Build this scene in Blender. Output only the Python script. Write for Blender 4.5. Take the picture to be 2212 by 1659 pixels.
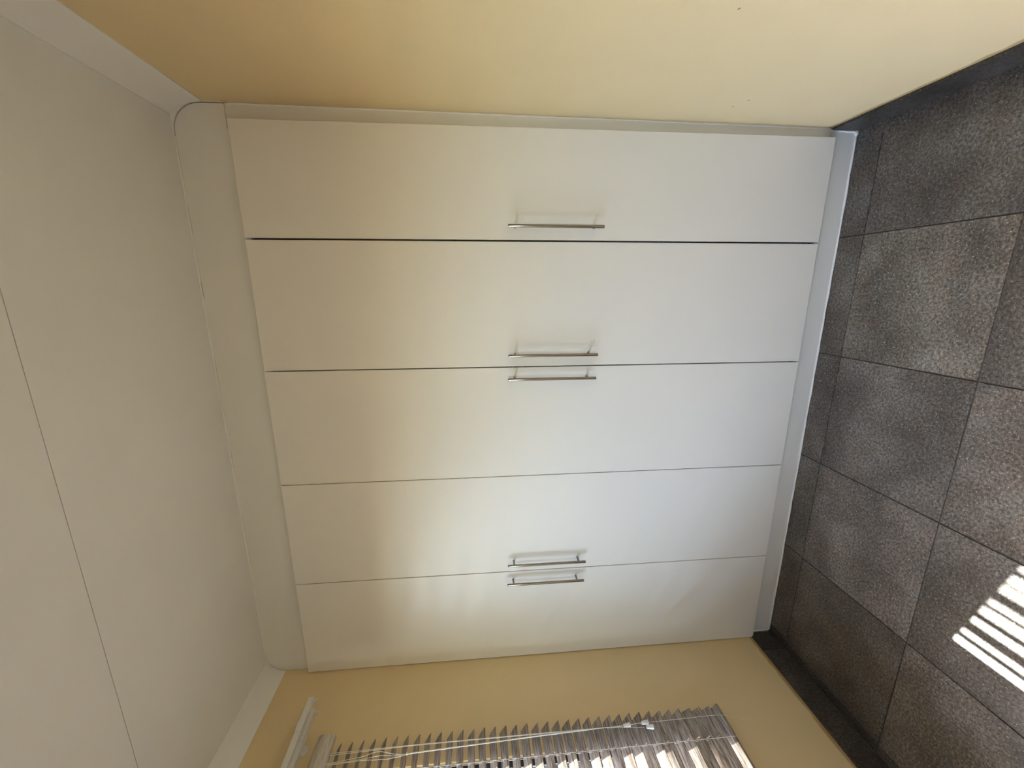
import bpy, bmesh, math, random
from mathutils import Vector, Matrix
random.seed(7)
D = bpy.data
C = bpy.context.scene.collection
S = bpy.context.scene
for o in list(D.objects): D.objects.remove(o)

# ------------------------------------------------------------------ camera
cam = D.cameras.new('camera'); cam.sensor_width = 36.0; cam.lens = 887.79 / 2212 * 36.0
cam.shift_x = 4.79 / 2212; cam.shift_y = 11.57 / 2212; cam.clip_start = .02
co = D.objects.new('camera', cam); C.objects.link(co)
r = Vector((-0.00239354, -0.08943467, -0.99598981))
u = Vector((0.97141056, 0.23623515, -0.02354715))
f = Vector((-0.23739374, 0.96757139, -0.08631234))
m = Matrix((r, u, -f)).transposed().to_4x4(); m.translation = (1.7271, -1.6315, 1.5061)
co.matrix_world = m
S.camera = co

# ------------------------------------------------------------------ world, sun, exposure
SUN_DIR = Vector((1.0, -0.28, -0.905)).normalized()
w = D.worlds.new('sky'); S.world = w; w.use_nodes = True
nt = w.node_tree; nt.nodes.clear()
wb = nt.nodes.new('ShaderNodeMix'); wb.data_type = 'RGBA'; wb.blend_type = 'MULTIPLY'; wb.inputs[0].default_value = 1; wb.inputs[7].default_value = (1.0, .935, .905, 1)
sky = nt.nodes.new('ShaderNodeTexSky'); sky.sky_type = 'NISHITA'; sky.sun_disc = False
sky.sun_elevation = math.asin(-SUN_DIR.z); sky.sun_rotation = math.atan2(-SUN_DIR.x, -SUN_DIR.y)
bg = nt.nodes.new('ShaderNodeBackground'); bg.inputs[1].default_value = 0.60
out = nt.nodes.new('ShaderNodeOutputWorld')
nt.links.new(sky.outputs[0], wb.inputs[6]); nt.links.new(wb.outputs[2], bg.inputs[0]); nt.links.new(bg.outputs[0], out.inputs[0])
sl = D.lights.new('sun', 'SUN'); sl.energy = 9.0; sl.angle = math.radians(.53); sl.color = (1, .955, .89)
so = D.objects.new('sun', sl); C.objects.link(so)
so.rotation_euler = SUN_DIR.to_track_quat('-Z', 'Y').to_euler(); so.location = (-6, 2, 6)
pl = D.lights.new('window_portal', 'AREA'); pl.shape = 'RECTANGLE'; pl.size = 1.6; pl.size_y = 1.6
pl.cycles.is_portal = True
po = D.objects.new('window_portal', pl); C.objects.link(po)
po.location = (-.19, -1.24, 1.27); po.rotation_euler = (0, math.radians(-90), 0)
pl2 = D.lights.new('added_window_portal', 'AREA'); pl2.shape = 'RECTANGLE'; pl2.size = .75; pl2.size_y = .75; pl2.cycles.is_portal = True  # portal for the window added behind the camera as fill light
po2 = D.objects.new('added_window_portal', pl2); C.objects.link(po2)
po2.location = (1.175, -3.83, 1.675); po2.rotation_euler = (math.radians(90), 0, 0)
S.view_settings.view_transform = 'Standard'; S.view_settings.look = 'None'
S.view_settings.gamma = 1; S.view_settings.use_curve_mapping = False
S.view_settings.exposure = 2.98
S.cycles.use_denoising = True
S.cycles.max_bounces = 10; S.cycles.diffuse_bounces = 6; S.cycles.glossy_bounces = 4
S.cycles.transmission_bounces = 6; S.cycles.caustics_reflective = False; S.cycles.caustics_refractive = False
S.cycles.sample_clamp_indirect = 6

# ------------------------------------------------------------------ materials
def mat(name, col, rough=.6, metal=0, spec=.5):
    m = D.materials.new(name); m.use_nodes = True
    b = m.node_tree.nodes['Principled BSDF']
    b.inputs['Base Color'].default_value = (*col, 1); b.inputs['Roughness'].default_value = rough
    b.inputs['Metallic'].default_value = metal; b.inputs['Specular IOR Level'].default_value = spec
    return m
class N:
    def __init__(s, m): s.t = m.node_tree; s.b = s.t.nodes['Principled BSDF']
    def n(s, ty, **k):
        x = s.t.nodes.new(ty)
        for a, v in k.items():
            if a.startswith('i_'): x.inputs[a[2:].replace('_', ' ')].default_value = v
            else: setattr(x, a, v)
        return x
    def l(s, a, b): s.t.links.new(a, b)
    def ramp(s, src, stops):
        x = s.t.nodes.new('ShaderNodeValToRGB'); e = x.color_ramp.elements
        while len(e) < len(stops): e.new(.5)
        for q, (p, c) in zip(e, stops): q.position = p; q.color = (*c, 1) if len(c) == 3 else c
        s.l(src, x.inputs[0]); return x.outputs[0]
    def mix(s, fac, a, b, mode='MIX'):
        x = s.t.nodes.new('ShaderNodeMix'); x.data_type = 'RGBA'; x.blend_type = mode
        for v, i in ((fac, 0), (a, 6), (b, 7)):
            if hasattr(v, 'links'): s.l(v, x.inputs[i])
            elif isinstance(v, (int, float)): x.inputs[i].default_value = v
            else: x.inputs[i].default_value = (*v, 1)
        return x.outputs[2]
    def noise(s, vec, scale, detail=4, rough=.6):
        x = s.n('ShaderNodeTexNoise'); x.inputs['Scale'].default_value = scale
        x.inputs['Detail'].default_value = detail; x.inputs['Roughness'].default_value = rough
        s.l(vec, x.inputs['Vector']); return x.outputs['Fac']
    def bump(s, h, strength, dist):
        x = s.n('ShaderNodeBump'); x.inputs['Strength'].default_value = strength; x.inputs['Distance'].default_value = dist
        s.l(h, x.inputs['Height']); s.l(x.outputs[0], s.b.inputs['Normal'])
    def coord(s, which='Object'): return s.n('ShaderNodeTexCoord').outputs[which]

def plaster(name, col, line=False, grain=.25):
    m = mat(name, col, .62, spec=.3); q = N(m); v = q.coord()
    big = q.noise(v, 1.7, 3); fine = q.noise(v, 190, 3)
    c = q.mix(q.ramp(big, [(.3, (.0,)*3), (.7, (1,)*3)]), tuple(x*.97 for x in col), tuple(min(1, x*1.03) for x in col))
    if line:   # older darker paint left showing just above the skirting tiles
        sep = q.n('ShaderNodeSeparateXYZ'); q.l(v, sep.inputs[0])
        nz = q.noise(v, 14, 4)
        a = q.n('ShaderNodeMath', operation='MULTIPLY_ADD'); q.l(nz, a.inputs[0]); a.inputs[1].default_value = -.022; q.l(sep.outputs[2], a.inputs[2])
        k = q.ramp(a.outputs[0], [(.1150, (1,)*3), (.1180, (0,)*3)])
        c = q.mix(k, c, (.45, .32, .15))
    q.l(c, q.b.inputs['Base Color']); q.bump(fine, grain, .0012)
    return m
M = {}
M['wall'] = plaster('yellow_wall_paint', (.735, .59, .355), True)
M['ceil'] = plaster('white_ceiling_paint', (.785, .79, .785))
M['cornice'] = plaster('white_cornice_paint', (.81, .81, .80), grain=.1)
M['caulk'] = mat('white_sealant', (.86, .85, .83), .45)
M['joint'] = mat('joint_shadow', (.30, .27, .22), .9)
def melamine(name, col, rough):
    m = mat(name, col, rough, spec=.45); q = N(m); v = q.coord()
    q.bump(q.noise(v, 420, 2), .10, .0004); return m
M['door'] = melamine('cream_melamine_door', (.79, .765, .715), .40)
M['frame'] = melamine('cream_melamine_frame', (.765, .75, .71), .42)
M['inside'] = mat('wardrobe_interior', (.30, .25, .19), .7)
M['edge'] = mat('door_edge_band', (.40, .33, .26), .6)
M['steel'] = mat('brushed_steel', (.30, .27, .245), .22, 1)
M['rail'] = mat('white_enamel_rail', (.70, .69, .66), .4)
M['cord'] = mat('white_cord', (.80, .76, .70), .6)
M['knob'] = mat('white_plastic_knob', (.83, .82, .82), .35)
M['wand'] = mat('clear_plastic_wand', (.84, .84, .82), .25)
M['alu'] = mat('dark_aluminium', (.035, .035, .04), .35, .3)
M['bar'] = mat('cream_burglar_bar', (.72, .68, .58), .5)
M['ground'] = mat('outdoor_paving', (.30, .28, .25), .9)
M['outwall'] = mat('outdoor_wall_render', (.25, .22, .19), .9)
M['grout'] = mat('brown_grout', (.12, .10, .085), .85)

def tile_mat(name, k=1.0, rough=.42, per_tile=False):
    m = mat(name, (.1, .1, .1), rough, spec=.5); q = N(m); v0 = q.coord()
    oi = q.n('ShaderNodeObjectInfo')
    a = q.n('ShaderNodeVectorMath', operation='SCALE'); a.inputs[3].default_value = 37.0
    cb = q.n('ShaderNodeCombineXYZ'); q.l(oi.outputs['Random'], cb.inputs[0]); q.l(oi.outputs['Random'], cb.inputs[1])
    q.l(cb.outputs[0], a.inputs[0])
    ad = q.n('ShaderNodeVectorMath', operation='ADD'); q.l(v0, ad.inputs[0]); q.l(a.outputs[0], ad.inputs[1]); v = ad.outputs[0]
    big = q.noise(v, 4.2, 5, .6); mid = q.noise(v, 11, 4, .6); fine = q.noise(v, 115, 3, .8); sp = q.noise(v, 150, 2, .6)
    base = q.ramp(big, [(.32, tuple(x*k for x in (.066, .057, .050))), (.5, tuple(x*k for x in (.118, .106, .094))), (.68, tuple(x*k for x in (.185, .174, .160)))])
    br = q.ramp(mid, [(.42, (1, 1, 1)), (.62, (1.0, .91, .84))])
    c = q.mix(.8, base, br, 'MULTIPLY')
    fr = q.ramp(fine, [(.35, (.26,)*3), (.5, (.95,)*3), (.63, (1.8,)*3)])
    c = q.mix(.9, c, fr, 'MULTIPLY')
    spk = q.ramp(sp, [(.63, (0,)*3), (.68, (1,)*3)])
    c = q.mix(spk, c, (.36*k, .34*k, .31*k))
    tint = oi.outputs['Color'] if per_tile else q.ramp(oi.outputs['Random'], [(0, (.8,)*3), (1, (1.2,)*3)])
    c = q.mix(1.0, c, tint, 'MULTIPLY')
    q.l(c, q.b.inputs['Base Color']); q.bump(fine, .35, .0012)
    rr = q.ramp(big, [(.3, (rough-.06,)*3), (.7, (rough+.08,)*3)]); q.l(rr, q.b.inputs['Roughness'])
    return m
M['tile'] = tile_mat('stone_floor_tile', 1.0, per_tile=True)
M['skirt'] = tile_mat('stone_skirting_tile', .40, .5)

def wood_mat(name='grey_wood_slat', pale=0):
    m = mat(name, (.3, .25, .2), .42); q = N(m); v0 = q.coord()
    oi = q.n('ShaderNodeObjectInfo')
    cb = q.n('ShaderNodeCombineXYZ'); s = q.n('ShaderNodeMath', operation='MULTIPLY'); q.l(oi.outputs['Random'], s.inputs[0]); s.inputs[1].default_value = 50
    q.l(s.outputs[0], cb.inputs[0]); q.l(s.outputs[0], cb.inputs[1]); q.l(s.outputs[0], cb.inputs[2])
    ad = q.n('ShaderNodeVectorMath', operation='ADD'); q.l(v0, ad.inputs[0]); q.l(cb.outputs[0], ad.inputs[1])
    mp = q.n('ShaderNodeMapping'); mp.inputs['Scale'].default_value = (22, 1.6, 22); q.l(ad.outputs[0], mp.inputs[0])
    a = q.noise(mp.outputs[0], 8, 5, .65)
    mp2 = q.n('ShaderNodeMapping'); mp2.inputs['Scale'].default_value = (60, 2.2, 60); q.l(ad.outputs[0], mp2.inputs[0])
    b = q.noise(mp2.outputs[0], 7, 3, .6)
    c1 = q.ramp(a, [(.36, (.14+.26*pale, .10+.24*pale, .075+.20*pale)), (.5, (.33+.24*pale, .28+.23*pale, .24+.21*pale)), (.64, (.50+.14*pale, .45+.14*pale, .40+.12*pale))])
    c2 = q.ramp(b, [(.34-.08*pale, (.26, .20, .16)), (.43-.05*pale, (1, 1, 1))])
    q.l(q.mix(.85, c1, c2, 'MULTIPLY'), q.b.inputs['Base Color'])
    return m
M['wood'] = wood_mat(); M['wood_pale'] = wood_mat('pale_wood_valance', 1)
gm = mat('window_glass', (1, 1, 1), 0); g = gm.node_tree; g.nodes.clear()
tr = g.nodes.new('ShaderNodeBsdfTransparent'); tr.inputs[0].default_value = (.93, .95, .94, 1)
gl = g.nodes.new('ShaderNodeBsdfGlossy'); gl.inputs['Roughness'].default_value = 0
mx = g.nodes.new('ShaderNodeMixShader'); mx.inputs[0].default_value = .06
go = g.nodes.new('ShaderNodeOutputMaterial')
g.links.new(tr.outputs[0], mx.inputs[1]); g.links.new(gl.outputs[0], mx.inputs[2]); g.links.new(mx.outputs[0], go.inputs[0])
M['glass'] = gm

# ------------------------------------------------------------------ mesh helpers
def link(name, me, parent=None, loc=(0, 0, 0)):
    o = D.objects.new(name, me); C.objects.link(o); o.location = loc
    if parent: o.parent = parent
    return o
def obj(name, bm, m, parent=None, loc=(0, 0, 0), smooth=False):
    me = D.meshes.new(name); bmesh.ops.recalc_face_normals(bm, faces=bm.faces)
    if smooth:
        for f in bm.faces: f.smooth = True
    bm.to_mesh(me); bm.free()
    for x in (m if isinstance(m, (list, tuple)) else [m]): me.materials.append(x)
    return link(name, me, parent, loc)
def box(bm, x0, x1, y0, y1, z0, z1, bev=0, mi=0):
    b = bmesh.new(); bmesh.ops.create_cube(b, size=1)
    for v in b.verts: v.co = Vector(((x0+x1)/2+v.co.x*(x1-x0), (y0+y1)/2+v.co.y*(y1-y0), (z0+z1)/2+v.co.z*(z1-z0)))
    if bev: bmesh.ops.bevel(b, geom=b.edges[:], offset=bev, segments=2, affect='EDGES', profile=.5)
    for f in b.faces: f.material_index = mi
    me = D.meshes.new('tmp'); b.to_mesh(me); b.free(); bm.from_mesh(me); D.meshes.remove(me)
    return bm
def B(*a, **k): return box(bmesh.new(), *a, **k)
def tube(bm, pts, rad, n=10, cap=True):
    pts = [Vector(p) for p in pts]; rings = []
    rads = rad if isinstance(rad, (list, tuple)) else [rad]*len(pts)
    up = None
    for i, p in enumerate(pts):
        t = (pts[min(i+1, len(pts)-1)] - pts[max(i-1, 0)]).normalized()
        if up is None: up = t.orthogonal().normalized()
        up = (up - t*up.dot(t)).normalized(); sd = t.cross(up)
        rings.append([bm.verts.new(p + (up*math.cos(2*math.pi*k/n) + sd*math.sin(2*math.pi*k/n))*rads[i]) for k in range(n)])
    for a, b in zip(rings, rings[1:]):
        for k in range(n): bm.faces.new((a[k], a[(k+1) % n], b[(k+1) % n], b[k]))
    if cap: bm.faces.new(rings[0][::-1]); bm.faces.new(rings[-1])
    return bm
def prism(bm, prof, p0, p1, axis='y'):
    """profile [(x,z)] closed, swept between y = p0 and y = p1 (or [(y,z)] along x, [(x,z)] with per-end lists)"""
    def V(q, t): return Vector((q[0], t, q[1])) if axis == 'y' else Vector((t, q[0], q[1]))
    a = [bm.verts.new(V(q, p0)) for q in prof]; b = [bm.verts.new(V(q, p1)) for q in prof]
    n = len(prof)
    for i in range(n): bm.faces.new((a[i], a[(i+1) % n], b[(i+1) % n], b[i]))
    bm.faces.new(a[::-1]); bm.faces.new(b)
    return bm
def empty(name, loc=(0, 0, 0)):
    o = D.objects.new(name, None); C.objects.link(o); o.location = loc; o.empty_display_size = .1; return o
def tag(o, label=None, cat=None, group=None, kind=None):
    for k, v in (('label', label), ('category', cat), ('group', group), ('kind', kind)):
        if v: o[k] = v
    return o

XL, XR0, KX = -.017, 2.325, .0072          # left wall, right wall at floor, its lean per metre
XR = lambda z: XR0 + KX*z
H, YB, YR = 2.5, .60, -3.7                 # ceiling height, wall behind the wardrobe, rear wall
T, GX, GY = .474, 1.9273, -.0843           # tile module and grid origin

# ------------------------------------------------------------------ floor of tiles
fl = obj('floor', B(XL-.2, 2.6, YR-.2, YB+.1, -.06, -.0035), M['grout']); tag(fl, 'dark floor of square stone-look tiles with brown joints', kind='structure')
g2 = .0022
full = None
X0, X1 = XL+.001, 2.34
i = -5
TINT = [(.8, 1.0, .95, .95, .85, .5), (.80, 1.25, .98, 1.2, .80, .45), (.85, .85, 1.2, .95, 1.15, .5)]   # rows from the wardrobe, columns from the right wall
def tile_mesh(x0, x1, y0, y1):
    bm = B(-(x1-x0)/2, (x1-x0)/2, -(y1-y0)/2, (y1-y0)/2, -.009, 0, bev=.0009)
    me = D.meshes.new('tile'); bmesh.ops.recalc_face_normals(bm, faces=bm.faces); bm.to_mesh(me); bm.free(); me.materials.append(M['tile']); return me
cols = [(GX+T*k+g2, GX+T*(k+1)-g2) for k in range(-5, 2)]
rows = [(GY-T*(k+1)+g2, GY-T*k-g2) for k in range(-1, 8)]
for x0, x1 in cols:
    for y0, y1 in rows:
        a, b = max(x0, X0), min(x1, X1); c, d = max(y0, YR+.001), min(y1, .10)
        if b-a < .01 or d-c < .01: continue
        if abs((b-a)-(x1-x0)) < 1e-6 and abs((d-c)-(y1-y0)) < 1e-6:
            if full is None: full = tile_mesh(a, b, c, d)
            me = full
        else: me = tile_mesh(a, b, c, d)
        o = link('tile', me, fl, ((a+b)/2, (c+d)/2, random.uniform(-.0003, .0003)))
        ci = round((GX+T-g2-x1)/T); ri = round((GY+T-g2-y1)/T)      # each fired tile has its own shade
        t = TINT[ri][ci] if ri < 3 and ci < 6 else random.uniform(.8, 1.2)
        o.color = (t, t*random.uniform(.97, 1.0), t*random.uniform(.93, 1.0), 1)

# ------------------------------------------------------------------ walls
WY0, WY1, WZ0, WZ1 = -2.02, -.436, .560, 2.04      # window opening
bm = bmesh.new(); xo = XL-.20
box(bm, xo, XL, WY1, YB+.1, -.05, H+.1); box(bm, xo, XL, YR-.2, WY0, -.05, H+.1)
box(bm, xo, XL, WY0, WY1, -.05, WZ0); box(bm, xo, XL, WY0, WY1, WZ1, H+.1)
bmesh.ops.remove_doubles(bm, verts=bm.verts, dist=1e-5)
tag(obj('wall_left', bm, M['wall']), 'yellow painted wall with the window and blind', kind='structure')
bm = bmesh.new(); prism(bm, [(XR(-.05), -.05), (XR(H+.1), H+.1), (2.6, H+.1), (2.6, -.05)], YR-.2, YB+.1)
tag(obj('wall_right', bm, M['wall']), 'plain yellow painted wall right of the wardrobe', kind='structure')
tag(obj('wall_back', B(XL-.2, 2.6, YB, YB+.12, -.05, H+.1), M['wall']), 'wall behind the built-in wardrobe', kind='structure')
RX0, RX1, RZ0, RZ1 = .80, 1.55, 1.30, 2.05  # opening cut for the added fill window
bm = bmesh.new(); box(bm, XL-.2, RX0, YR-.12, YR, -.05, H+.1); box(bm, RX1, 2.6, YR-.12, YR, -.05, H+.1)
box(bm, RX0, RX1, YR-.12, YR, -.05, RZ0); box(bm, RX0, RX1, YR-.12, YR, RZ1, H+.1)
tag(obj('wall_rear', bm, M['wall']), 'yellow wall behind the camera', kind='structure')
w2 = empty('added_window', (1.15, YR-.06, RZ0)); tag(w2, 'added window behind the camera, there to brighten the room', kind='structure')  # unseen window, added to lift the ceiling and upper doors
bm = bmesh.new(); box(bm, RX0, RX0+.04, YR-.08, YR-.04, RZ0, RZ1); box(bm, RX1-.04, RX1, YR-.08, YR-.04, RZ0, RZ1)
box(bm, RX0+.04, RX1-.04, YR-.08, YR-.04, RZ0, RZ0+.04); box(bm, RX0+.04, RX1-.04, YR-.08, YR-.04, RZ1-.04, RZ1)
o = obj('window_frame', bm, M['alu'], w2); o.location = -Vector(w2.location)
o = obj('pane', B(RX0+.04, RX1-.04, YR-.062, YR-.058, RZ0+.04, RZ1-.04), M['glass'], w2); o.location = -Vector(w2.location)

wr = D.objects['wall_right']
chip = mat('filler_spot', (.30, .24, .17), .9)
for y, z, a in ((-.593, .899, .5), (-.166, .582, 1.2), (-.115, .604, .2)):
    bm = bmesh.new(); bmesh.ops.create_uvsphere(bm, u_segments=8, v_segments=6, radius=.0028, matrix=Matrix.Diagonal((.35, 1.5, .8, 1)))
    o = obj('chipped_spot', bm, chip, wr, (XR(z)-.0002, y, z)); o.rotation_euler = (a, 0, 0)

# ------------------------------------------------------------------ ceiling of boards, butt joints as fine gaps
ce = obj('ceiling', B(XL-.2, 2.6, YR-.2, YB+.1, H+.012, H+.1), M['joint']); tag(ce, 'white ceiling of wide flat boards with a fine joint', kind='structure')
for a, b in ((-.6425, YB), (-1.8425, -.6445), (-3.0425, -1.8445), (YR, -3.0445)):
    o = obj('ceiling_board', B(XL, 2.345, a, b, H, H+.013, bev=.0006), M['ceil'], ce)
for x, y in ((1.439, -.672), (1.476, -.075), (.48, -.255)):
    bm = bmesh.new(); bmesh.ops.create_cone(bm, cap_ends=True, segments=10, radius1=.0045, radius2=.0035, depth=.0012)
    obj('nail_head', bm, M['ceil'], ce, (x, y, H-.0004))

# ------------------------------------------------------------------ cornices
def cornice(name, sx, xw, zc, wx, y0, y1, lean=0):
    # concave cove: from the wall at zc up to the ceiling at distance wx
    prof = []
    n = 9
    for k in range(n+1):
        a = math.pi/2*k/n
        # centre of the arc lies out in the room
        px = wx*(1-math.cos(a)); pz = zc + (H-zc)*math.sin(a)
        mixf = .45
        lx = wx*k/n; lz = zc+(H-zc)*k/n
        px = px*(1-mixf)+lx*mixf; pz = pz*(1-mixf)+lz*mixf
        prof.append((xw(pz)+sx*(px+.0025), min(pz, H-.0005)))
    prof.append((xw(H)+sx*(wx+.006), H-.003)); prof.append((xw(H)+sx*(wx+.006), H+.004))
    prof.append((xw(H)-sx*.01, H+.004)); prof.append((xw(zc)-sx*.01, zc-.0))
    bm = bmesh.new(); prism(bm, prof, y0, y1)
    o = obj(name, bm, M['cornice']); tag(o, kind='structure'); return o
cr = cornice('trim_1', -1, XR, 2.392, .040, YR, .019); cr['label'] = 'white cornice along the right wall'
cl = cornice('trim_2', 1, lambda z: XL, 2.420, .052, YR, .019); cl['label'] = 'white cornice along the window wall'
# plaster fillets that close the corner between cornice, ceiling and the rounded fascia
def fillet(parent, pts, y):
    bm = bmesh.new(); prism(bm, pts, y, y+.004); obj('plaster_fillet', bm, M['cornice'], parent)

# ------------------------------------------------------------------ skirting
def skirting(name, x0, x1, yj, ys, label):
    bm = B(min(x0, x1)+.002, max(x0, x1)-.002, YR, .019, 0.002, .109)
    o = obj(name, bm, M['grout']); tag(o, label, kind='structure')
    edges = [.0185] + [yj - T*k for k in range(0, 9) if yj-T*k > YR] + [YR+.001]
    for a, b in zip(edges, edges[1:]):
        obj('skirting_tile', B(-abs(x1-x0)/2, abs(x1-x0)/2, -(a-b)/2+.0012, (a-b)/2-.0012, -.0555, .0555, bev=.0012), M['skirt'], o,
            ((x0+x1)/2+random.uniform(-.0005, .0005), (a+b)/2, .0575))
    return o
sl_ = skirting('baseboard_left', XL-.001, XL+.013, -.088, 0, 'dark stone-look tile skirting under the window wall')
sr_ = skirting('baseboard_right', XR(.06)+.002, XR(.06)-.0095, -.106, 0, 'dark stone-look tile skirting along the right wall')

# ------------------------------------------------------------------ wardrobe
wd = empty('wardrobe', (0, 0, 0))
tag(wd, 'cream built-in wardrobe with five tall doors filling the end of the room', 'wardrobe')
FY = .026
DX = [2.286, 1.9037, 1.4197, .9399, .4638, -.0128]
ZT, ZB = 2.3097, .1093
# fascia with its two upper corners rounded to clear the cornices
def arcpts(pts): return pts
fz = 2.326
fas = [(2.262, fz), (2.262, 2.298), (-.0155, 2.298), (-.0155, 2.428)]
for k in range(1, 8):
    a = math.pi/2*k/7; fas.append((.067-.0825*math.cos(a), 2.428+.067*math.sin(a)))
for k in range(0, 8):
    a = math.pi/2*(1-k/7); fas.append((2.248+.089*math.cos(a), 2.402+.093*math.sin(a)))
fas.append((2.337, fz))
bm = bmesh.new(); prism(bm, fas, FY-.002, FY+.016)
obj('fascia', bm, M['frame'], wd)
bm = bmesh.new(); prism(bm, [(2.2625, ZB+.002), (XR(ZB)-.0022, ZB+.002), (XR(fz)-.0022, fz-.001), (2.2625, fz-.001)], FY+.001, FY+.017)
obj('filler_strip', bm, M['frame'], wd)
obj('plinth', B(-.0155, 2.3235, FY+.002, FY+.018, .003, ZB-.001, bev=.0008), M['frame'], wd)
bm = bmesh.new(); box(bm, .0, 2.27, .57, .582, ZB, 2.33); box(bm, -.0, 2.27, .06, .57, ZB-.004, ZB+.012); box(bm, .0, 2.27, .06, .57, 2.315, 2.33)
box(bm, -.0155, .0005, .045, .58, .01, 2.33); box(bm, 2.275, 2.291, .045, .58, .01, 2.33)
obj('carcass', bm, M['inside'], wd)
obj('divider', B(1.896, 1.912, .07, .57, ZB+.012, 2.315), M['inside'], wd)
obj('divider', B(.932, .948, .07, .57, ZB+.012, 2.315), M['inside'], wd)
GAP = [.0003, .0032, .0021, .0017, .0018, .0006]
doors = []
for k in range(5):
    x1, x0 = DX[k]-GAP[k], DX[k+1]+GAP[k+1]
    zt = ZT + (.0, -.0004, 0, .0004, 0)[k]
    yo = (0, .0004, 0, .0003, 0)[k]
    d = obj('door', B(x0, x1, yo, yo+.018, ZB+(.0005 if k else 0), zt, bev=.0011), M['door'], wd)
    doors.append(d)
HD = [(1.952, 1.369, 1.008), (1.4705, 1.369, 1.009), (1.375, 1.371, 1.012), (.5195, 1.374, 1.019), (.421, 1.377, 1.023)]
for (x, za, zb), d in zip(HD, doors):
    bm = bmesh.new(); yb = -.036
    zs = [zb, zb+.0008, zb+.002] + [zb + (za-zb)*t for t in (.25, .5, .75)] + [za-.002, za-.0008, za]
    rs = [.0048, .0056, .006, .006, .006, .006, .006, .0056, .0048]
    tube(bm, [(x, yb, z) for z in zs], rs, 16)
    for zz in (za-.030, zb+.030):
        tube(bm, [(x, yb, zz), (x, -.002, zz), (x, .0008, zz)], [.0045, .0045, .0050], 12)
    obj('handle', bm, M['steel'], d, smooth=True)
for h in [c for d in doors for c in d.children]:
    md = h.modifiers.new('edge', 'EDGE_SPLIT'); md.split_angle = math.radians(40)
# sealant beads
bm = bmesh.new()
def bead(bm, a, b, r=.003, wob=.0008, n=26):
    a, b = Vector(a), Vector(b); pts = []; rs = []
    for k in range(n+1):
        p = a.lerp(b, k/n); pts.append(p + Vector([random.uniform(-wob, wob) for _ in range(3)])); rs.append(r*random.uniform(.75, 1.25))
    tube(bm, pts, rs, 8)
bead(bm, (2.316, FY+.001, .003), (.002, FY+.001, .003), .0036, n=60)
bead(bm, (2.3165, FY+.001, .003), (2.3165, FY+.001, ZB+.002), .0035, n=6)
bead(bm, (-.003, FY+.001, .003), (-.003, FY+.001, ZB-.003), .0034, n=6)
bmesh.ops.create_icosphere(bm, subdivisions=2, radius=.009, matrix=Matrix.Translation((2.311, FY-.001, .006)) @ Matrix.Diagonal((1.3, .5, .9, 1)))
tag(obj('sealant_bead', bm, M['caulk'], wd, smooth=True), 'white sealant around the plinth')
bm = bmesh.new()
n = 50
pts = []
for k in range(n+1):
    z = .115 + (2.318-.115)*k/n
    pts.append((XR(z)-.0025, FY+.002, z))
tube(bm, [(p[0]+random.uniform(-.0004, .0004), p[1], p[2]) for p in pts], [.0035*random.uniform(.8, 1.2) for _ in pts], 8)
obj('sealant_bead', bm, M['caulk'], wd, smooth=True)
# fillets (children of the cornices)
pr = [(2.230, H+.002), (2.236, 2.4975)]
for k in range(0, 8):
    a = math.pi/2*(1-k/7); pr.append((2.2505+.0905*math.cos(a), 2.4035+.0935*math.sin(a)))
pr += [(2.3405, 2.332), (2.352, 2.332), (2.352, H+.002)]
bm = bmesh.new(); prism(bm, pr, FY-.006, FY+.014); obj('plaster_fillet', bm, M['cornice'], cr)
pr = [(.080, H+.002), (.080, 2.4975)]
for k in range(0, 8):
    a = math.pi/2*(k/7); pr.append((.0640-.0800*math.sin(a), 2.4300+.0665*math.cos(a)))
pr += [(-.025, 2.425), (-.025, H+.002)]
bm = bmesh.new(); prism(bm, pr, FY-.006, FY+.014); obj('plaster_fillet', bm, M['cornice'], cl)
# thin wavy plaster bead where ceiling meets the fascia
bm = bmesh.new(); bead(bm, (.08, FY-.002, H-.0005), (2.235, FY-.002, H-.0005), .0042, .0009, 70)
obj('plaster_bead', bm, M['cornice'], cr, smooth=True)

# ------------------------------------------------------------------ window
wi = empty('window_1', (XL-.06, (WY0+WY1)/2, WZ0)); tag(wi, 'dark framed window behind the wooden blind', kind='structure')
def child(o): o.location = o.location - Vector(wi.location); return o
fx0, fx1 = XL-.060, XL-.012
bm = bmesh.new(); fw = .032
box(bm, fx0, fx1, WY1-fw, WY1, WZ0, WZ1); box(bm, fx0, fx1, WY0, WY0+fw, WZ0, WZ1)
box(bm, fx0, fx1, WY0+fw, WY1-fw, WZ0, WZ0+fw); box(bm, fx0, fx1, WY0+fw, WY1-fw, WZ1-fw, WZ1)
child(obj('window_frame', bm, M['alu'], wi))
for y in (-1.10, ): child(obj('mullion', B(fx0, fx1, y-.02, y+.02, WZ0+fw, WZ1-fw), M['alu'], wi))
for a, b in ((WY0+fw, -1.12), (-1.08, WY1-fw)):
    child(obj('pane', B(fx0+.022, fx0+.026, a, b, WZ0+fw, WZ1-fw), M['glass'], wi))
for k in range(-4, 8):
    z = 1.112+.126*k
    if WZ0+.03 < z < WZ1-.02:
        child(obj('burglar_bar', B(XL-.090, XL-.074, WY0, WY1, z-.009, z+.009, bev=.001), M['bar'], wi))

# ------------------------------------------------------------------ outdoors
tag(obj('ground', B(-14, 14, -14, 10, -.30, -.15), M['ground']), 'paved ground outside the window', kind='structure')
tag(obj('boundary_wall', B(-4.2, -4.0, -14, 10, -.15, 1.75), M['outwall']), 'rendered boundary wall outside the window', kind='structure')

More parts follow.
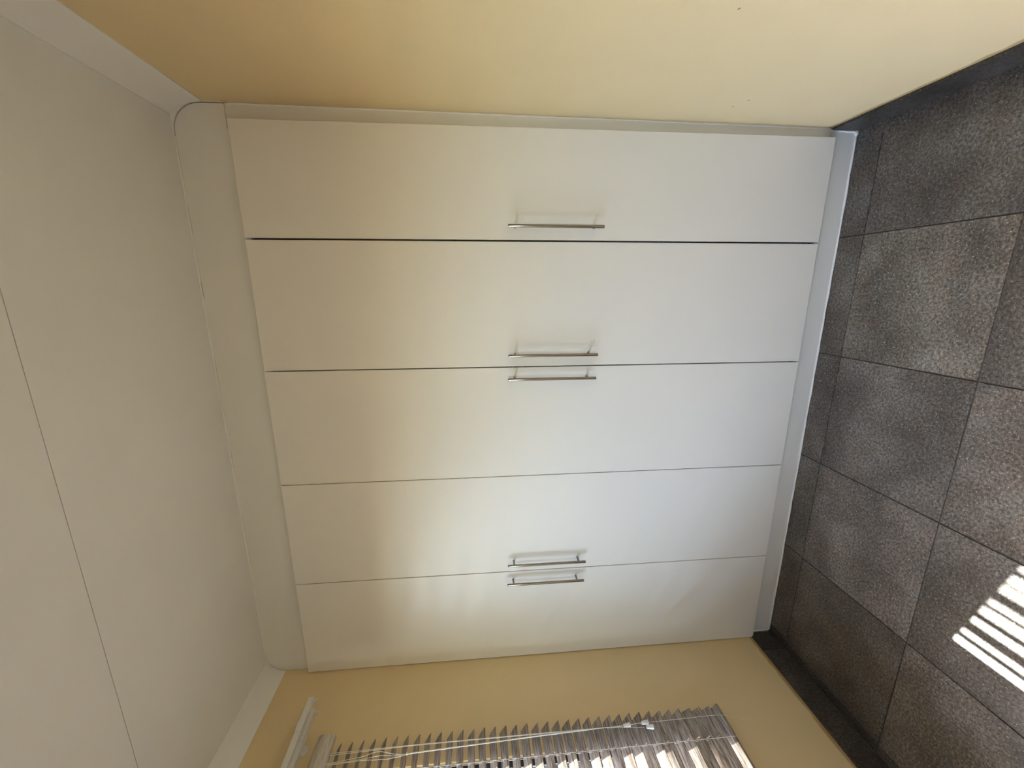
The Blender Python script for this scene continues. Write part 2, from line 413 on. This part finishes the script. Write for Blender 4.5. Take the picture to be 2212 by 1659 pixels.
# ------------------------------------------------------------------ venetian blind
bl = empty('venetian_blind', (.023, -1.22, .53))
tag(bl, 'grey-brown wood-look slatted blind hanging in front of the window', 'blind')
def kid(name, bm, m, loc=(0, 0, 0), **k):
    o = obj(name, bm, m, bl, **k); o.location = Vector(loc) - Vector(bl.location); return o
Y0, Y1 = -2.08, -.370; LAD = [-.49, -1.22, -1.96]; SLOT = [-.478, -1.208, -1.948]
def slat_mesh():
    # 50 mm slat lying flat, slightly crowned, with a routed slot at each ladder; local origin at its centre
    bm = bmesh.new(); hw = .0250; th = .0026; yc = (Y0+Y1)/2
    ys = sorted([Y0, Y1] + [s-.0024 for s in SLOT] + [s+.0024 for s in SLOT]); xs = [-hw, -.009, .009, hw]
    crown = lambda x: .0012*(1-(x/hw)**2)
    top = [[bm.verts.new((x, y-yc, th/2+crown(x))) for y in ys] for x in xs]
    bot = [[bm.verts.new((x, y-yc, -th/2+crown(x))) for y in ys] for x in xs]
    hole = lambda i, j: i == 1 and any(abs((ys[j]+ys[j+1])/2-s) < 1e-4 for s in SLOT)
    for i in range(3):
        for j in range(len(ys)-1):
            if hole(i, j):
                for p, q in (((i, j), (i+1, j)), ((i+1, j), (i+1, j+1)), ((i+1, j+1), (i, j+1)), ((i, j+1), (i, j))):
                    bm.faces.new((top[p[0]][p[1]], top[q[0]][q[1]], bot[q[0]][q[1]], bot[p[0]][p[1]]))
            else:
                bm.faces.new((top[i][j], top[i+1][j], top[i+1][j+1], top[i][j+1]))
                bm.faces.new((bot[i][j], bot[i][j+1], bot[i+1][j+1], bot[i+1][j]))
    n = len(ys)-1
    for i in range(3):
        bm.faces.new((top[i][0], bot[i][0], bot[i+1][0], top[i+1][0])); bm.faces.new((top[i][n], top[i+1][n], bot[i+1][n], bot[i][n]))
    for j in range(n):
        bm.faces.new((top[0][j], top[0][j+1], bot[0][j+1], bot[0][j])); bm.faces.new((top[3][j], bot[3][j], bot[3][j+1], top[3][j+1]))
    bmesh.ops.recalc_face_normals(bm, faces=bm.faces)
    me = D.meshes.new('slat'); bm.to_mesh(me); bm.free(); me.materials.append(M['wood']); return me
SM = slat_mesh(); PITCH = .04196; slats = []
def put_slat(zfront, tilt, dy=0, cx=.023):
    o = link('slat', SM, bl); t = math.radians(tilt)
    z = zfront + .025*math.sin(t); p = Vector((cx, (Y0+Y1)/2+dy, z))
    o.rotation_euler = (0, t, 0); o.location = p - Vector(bl.location); slats.append((p, t)); return o
for k in range(-7, 26):
    put_slat(1.747+.0125-PITCH*k-.025*math.sin(math.radians({23: 38, 25: 34}.get(k, 30))), {23: 38, 25: 34}.get(k, 30)+random.uniform(-1.2, 1.2), random.uniform(-.0012, .0012)+.007*k/25-(.004 if k < -5 else 0))
for k, t in ((26, 55), (27, 51), (28, 53)):
    put_slat(1.747+.0125-PITCH*k-.025*math.sin(math.radians(t)), t, .009)
t = math.radians(36)
bm = bmesh.new(); box(bm, -.025, .025, (Y0-Y1)/2, (Y1-Y0)/2, -.0065, .0065, bev=.002)
br = kid('bottom_rail', bm, M['wood'], (.023, (Y0+Y1)/2+.012, .543)); br.rotation_euler = (0, t, 0)
# headrail and valance
kid('headrail', B(XL, .030, Y0+.02, Y1+.002, 2.085, 2.130), M['rail'])
vp = [(.0455, 2.0725), (.0455, 2.0775), (.0495, 2.0835), (.0545, 2.0915), (.0580, 2.100), (.0590, 2.107), (.0580, 2.114), (.0545, 2.1225), (.0495, 2.1305), (.0450, 2.136),
      (.0450, 2.1405), (.035, 2.1405), (.035, 2.0725)]
bm = bmesh.new(); prism(bm, vp, Y0-.01, Y1+.026)
kid('valance', bm, M['wood_pale'])
# ladders
for y in LAD:
    bm = bmesh.new()
    zt = 2.085; n = 40
    tube(bm, [(.0475, y, zt), (.0475, y, .62), (.046, y+.001, .525)], .0009, 6)
    tube(bm, [(.0005, y, zt), (.0005, y, .62), (.001, y, .56)], .0009, 6)
    for p, tt in slats:
        c = Vector((math.cos(tt), 0, -math.sin(tt))); nrm = Vector((math.sin(tt), 0, math.cos(tt)))
        q = p - nrm*.0026
        a, b = q - c*.0245, q + c*.0245
        tube(bm, [(a.x, y, a.z), (b.x, y, b.z)], .0006, 5)
    kid('ladder_cord', bm, M['cord'])
    bm = bmesh.new(); ys = y+.012
    tube(bm, [(.023, ys, 2.085), (.023, ys, .55)], .0008, 6); kid('lift_cord', bm, M['cord'])
# pull cords in front, tassels and wand
def spline(pts, n=12):
    P = [Vector(p) for p in pts]; P = [P[0]*2-P[1]] + P + [P[-1]*2-P[-2]]; out = []
    for i in range(1, len(P)-2):
        for k in range(n):
            t = k/n; a, b, c, d = P[i-1:i+3]
            out.append(.5*((2*b)+(c-a)*t+(2*a-5*b+4*c-d)*t*t+(3*b-a-3*c+d)*t**3))
    out.append(P[-2]); return out
def cord(name, pts, r=.0010, m='cord'):
    bm = bmesh.new(); tube(bm, spline(pts), r, 6); return kid(name, bm, M[m], smooth=True)
cord('pull_cord', [(.050, -.413, 2.076), (.052, -.413, 1.9), (.054, -.4135, 1.72), (.056, -.417, 1.3), (.056, -.419, 1.04), (.056, -.419, .955)])
cord('pull_cord', [(.050, -.420, 2.076), (.053, -.418, 1.9), (.056, -.417, 1.72), (.057, -.420, 1.3), (.057, -.421, 1.04), (.056, -.420, .955)])
cord('pull_cord', [(.048, -.446, 2.076), (.055, -.438, 1.95), (.054, -.425, 1.895), (.055, -.440, 1.83), (.055, -.444, 1.785)])
cord('pull_cord', [(.048, -.449, 2.076), (.055, -.447, 1.95), (.056, -.441, 1.88), (.055, -.446, 1.83), (.055, -.445, 1.785)])
cord('pull_cord', [(.047, -.451, 2.076), (.052, -.449, 1.95), (.056, -.455, 1.87), (.055, -.452, 1.83), (.055, -.446, 1.785)])
cord('pull_cord', [(.056, -.419, .925), (.058, -.417, .90), (.056, -.4155, .878)])
cord('pull_cord', [(.056, -.4155, .850), (.056, -.414, .70), (.052, -.411, .55), (.020, -.411, .45), (.004, -.409, .405)], .0007)
cord('pull_cord', [(.057, -.423, 1.02), (.056, -.427, .93), (.056, -.433, .872)], .0007)
cord('tilt_wand', [(.057, -.4445, 1.786), (.058, -.437, 1.55), (.058, -.428, 1.3), (.058, -.421, 1.06)], [.0026]*4 and .0023, 'wand')
bm = bmesh.new(); bmesh.ops.create_uvsphere(bm, u_segments=12, v_segments=8, radius=.0042); kid('wand_hook', bm, M['wand'], (.057, -.4445, 1.786), smooth=True)
for x, y, z, rx in ((.057, -.4195, .939, 4), (.057, -.4155, .864, 2), (.057, -.4335, .851, -5)):
    bm = bmesh.new()
    prof = [(.0002, .0135), (.0045, .0135), (.0060, .0125), (.0068, .004), (.0085, -.0125), (.0080, -.0138), (.0002, -.0138)]
    rings = [[bm.verts.new((r_*math.cos(2*math.pi*k/16), r_*math.sin(2*math.pi*k/16), zz)) for k in range(16)] for r_, zz in prof]
    for a, b in zip(rings, rings[1:]):
        for k in range(16): bm.faces.new((a[k], a[(k+1) % 16], b[(k+1) % 16], b[k]))
    bm.faces.new(rings[0]); bm.faces.new(rings[-1][::-1])
    o = kid('cord_tassel', bm, M['knob'], (x, y, z)); o.rotation_euler = (math.radians(rx), 0, 0)

# ------------------------------------------------------------------ double curtain track
ct = empty('curtain_track', (XL, -1.2, 2.2))
tag(ct, 'white double curtain track without curtains on the wall above the blind', 'curtain rail')
def ck(name, bm, m=None, **k):
    o = obj(name, bm, m or M['rail'], ct, **k); o.location = -Vector(ct.location); return o
def track(x, y1):
    bm = bmesh.new(); h = .011; z = 2.1985 if x > .08 else 2.197
    prof = [(x-.008, z+h), (x+.008, z+h), (x+.008, z-h), (x+.0025, z-h), (x+.0025, z-h+.003), (x+.005, z-h+.003), (x+.005, z+h-.003),
            (x-.005, z+h-.003), (x-.005, z-h+.003), (x-.0025, z-h+.003), (x-.0025, z-h), (x-.008, z-h)]
    prism(bm, prof, -2.35, y1); ck('track', bm)
    bm = bmesh.new(); box(bm, x-.009, x+.009, y1-.012, y1+.002, z-h-.001, z+h+.001, bev=.001)
    box(bm, x-.006, x+.006, y1-.010, y1-.004, z-h-.012, z-h, bev=.001); ck('end_stop', bm)
track(.100, -.232); track(.047, -.240)
for y in (-.348, -1.30, -2.25):
    bm = bmesh.new()
    box(bm, XL, .110, y-.009, y+.009, 2.2098, 2.2128, bev=.0005)
    for x in (.100, .047):
        box(bm, x-.0125, x-.0084, y-.017, y+.017, 2.186, 2.2135, bev=.0005); box(bm, x+.0084, x+.0125, y-.017, y+.017, 2.186, 2.2135, bev=.0005)
        box(bm, x-.0125, x+.0125, y-.017, y+.017, 2.210, 2.2135, bev=.0005)
    tube(bm, [(XL-.001, y, 2.203), (XL+.008, y, 2.203), (XL+.011, y, 2.203)], [.020, .020, .016], 20)
    ck('bracket', bm)
